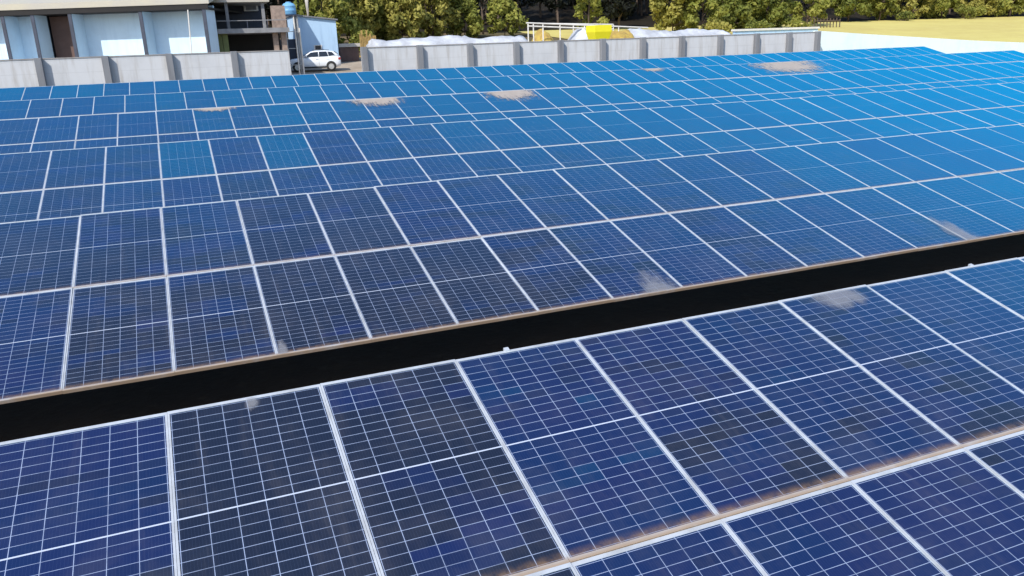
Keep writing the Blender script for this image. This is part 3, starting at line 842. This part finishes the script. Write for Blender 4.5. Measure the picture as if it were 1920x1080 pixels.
def tree(px, y, h, w, mat, label, low=0.15, nclump=16, size=0.29, lean=0.0, trunks=1, py=40, per=135):
    x = X(px, py, y)
    root = empty("tree", (x, y, gz(y) - 0.05)); tag(root, label, "tree", "trees along the edge of the wood")
    tm = MB()
    C, Rr = [], []
    for k in range(nclump):
        u = (k+0.5)/nclump
        z = h*(low + (0.92-low)*u)
        prof = math.sin(math.pi*min(1, 0.18 + 0.8*(z/h)))**0.7
        th = k*2.4 + random.random(); rr = w*0.5*prof*random.uniform(0.35, 0.9)
        C.append((rr*math.cos(th) + lean*z, rr*math.sin(th), z)); Rr.append(w*random.uniform(0.10, 0.19))
    for s in range(trunks):
        ox = (s-(trunks-1)/2)*0.5
        pts = [(ox, 0, -0.2), (ox*1.2+lean*h*.25+random.uniform(-.1, .1), 0, h*.25), (ox*1.5+lean*h*.5+random.uniform(-.2, .2), 0.1, h*.5), (ox*1.6+lean*h*.8, 0, h*.85)]
        b = 0.05*h**0.8
        tm.tube(pts, [b*.55, b*.42, b*.3, b*.1], 8)
    for c in C[::2]:
        zz = max(h*.15, c[2]-w*.25); tm.tube([(lean*zz, 0, zz), ((c[0]+lean*zz)*.55, c[1]*.55, (c[2]+zz)/2+.1), c], [.07, .05, .02], 6)
    tm.build("trunk", M_BARK, root, smooth=True)
    V, Fc = leaves(C, Rr, per, size)
    leaf_obj("crown", V, Fc, mat, root)
    return root

TREES = [
 (606, 84, 8, 5, 0, "olive tree behind the pale blue block house, right of the utility pole", .1, 0),
 (655, 92, 8, 6, 2, "yellow-green tree above the brown metal container", .12, 0),
 (700, 96, 9, 6, 0, "broad olive tree above the yellow upright planks", .1, 0),
 (752, 93, 6.5, 5, 2, "bright low tree whose leaves hang to the left end of the white sheeted heap", .08, 0),
 (806, 97, 8.5, 5.5, 2, "sunlit yellow-green tree left of the first dark hollow in the wood", .1, 0),
 (866, 99, 5.2, 4.5, 0, "small olive tree in front of the dark hollow above the long white heap", .12, 0),
 (905, 105, 10, 5, 1, "tall tree with its leaves starting high over the dark hollow", .45, 0),
 (946, 98, 5.0, 4.2, 0, "small bushy tree low in the dark hollow, left of the pipe frame", .12, 0),
 (1105, 96, 9, 4.0, 0, "slim olive tree with pale trunk right behind the yellow hopper", .06, 0.0),
 (1160, 106, 10, 5, 3, "tree with shade painted into its dark leaves, right of the slim tree behind the yellow hopper", .2, 0),
 (1262, 93, 8, 5.5, 2, "light green feathery tree above the flat white heap", .08, 0),
 (1318, 91, 7.5, 5, 0, "bushy green tree touching the light green feathery one on its right", .04, 0),
 (1378, 95, 7, 6, 1, "dull green tree above the left end of the low pale blue wall", .06, 0),
 (1440, 97, 7, 6, 1, "spreading dark green tree over the middle of the low pale blue wall", .06, 0),
 (1512, 100, 8, 5, 0, "leaning olive tree left of the plank fence", .08, 0.12),
 (1590, 108, 9, 6, 1, "grey-green tree just right of the plank fence at the field's corner", .15, 0),
 (1648, 109, 9, 6, 0, "first of the olive trees along the top of the yellow field, from its left corner", .1, 0.1),
 (1706, 110, 9, 6, 2, "yellowish tree in the middle of the row above the yellow field", .1, 0.15),
 (1765, 110, 9, 7, 0, "olive tree with reddish ground under it above the yellow field", .1, -.1),
 (1830, 110, 9, 6.5, 2, "yellow-green tree second from the right edge above the yellow field", .08, .12),
 (1890, 110, 9, 7, 0, "rightmost olive tree above the yellow field", .08, 0),
]
for px, y, h, w, mi, lab, low, lean in TREES:
    tree(px, y, h, w*1.25, M_LEAF[mi], lab, low, nclump=int(9 + w*2.2), lean=lean, trunks=random.choice((1, 1, 2)))

def bush(px, py, y, w, h, mi, lab):
    x = X(px, py, y); C, Rr = [], []
    root = empty("shrub", (x, y, gz(y))); tag(root, lab, "shrub", "shrubs below the wood")
    for k in range(7): C.append((random.uniform(-.5, .5)*w, random.uniform(-.3, .3)*w, h*random.uniform(.25, .75))); Rr.append(h*random.uniform(.3, .45))
    V, Fc = leaves(C, Rr, 160, .17); leaf_obj("foliage", V, Fc, M_LEAF[mi], root)
    st_ = MB()
    for c in C: st_.tube([(c[0]*.3, c[1]*.3, -0.1), c], [.05, .02], 5)
    st_.build("stem", M_BARK, root)
for a in ((675, 60, 82, 2.5, 2.2, 0, "olive shrub beside the yellow upright planks"),
          (1345, 40, 86, 3, 2.4, 2, "yellow-green shrub above the right end of the flat white heap"),
          (1420, 40, 88, 3.5, 1.8, 1, "dull green shrub under the spreading dark green tree"),
          (1495, 38, 90, 3, 1.8, 0, "olive shrub right over the end of the low pale blue wall"),
          (1815, 30, 106, 4, 2.2, 0, "olive shrub at the tree line on the right of the field"),
          (1690, 30, 106, 3.5, 1.8, 1, "green shrub at the foot of the trees on the left of the field")): bush(*a)

# the wood behind: one mass of trunks and crowns, forest shade painted into the leaves
C, Rr = [], []
tm = MB()
for k in range(330):
    y = random.uniform(116, 150)
    x = random.uniform(-45, 215)
    z = gz(y)
    hh = random.uniform(9, 14)
    for q in range(3):
        C.append((x + random.uniform(-1.5, 1.5), y + random.uniform(-1.5, 1.5), z + hh*random.uniform(.12, 1.0))); Rr.append(random.uniform(1.5, 2.6))
    tm.tube([(x, y, z-.2), (x+random.uniform(-.4, .4), y, z+hh*.85)], [.2, .08], 6)
V, Fc = leaves(C, Rr, 26, .42)
wood = leaf_obj("far_wood", V, Fc, M_LEAF[3]); tag(wood, "dense wood with forest shade painted into its dark leaves, filling the hillside behind", "wood", kind="stuff")
tag(tm.build("far_wood_trunks", M_BARK), "thin bare trunks standing inside the dark wood on the hillside", "trunks", kind="stuff")
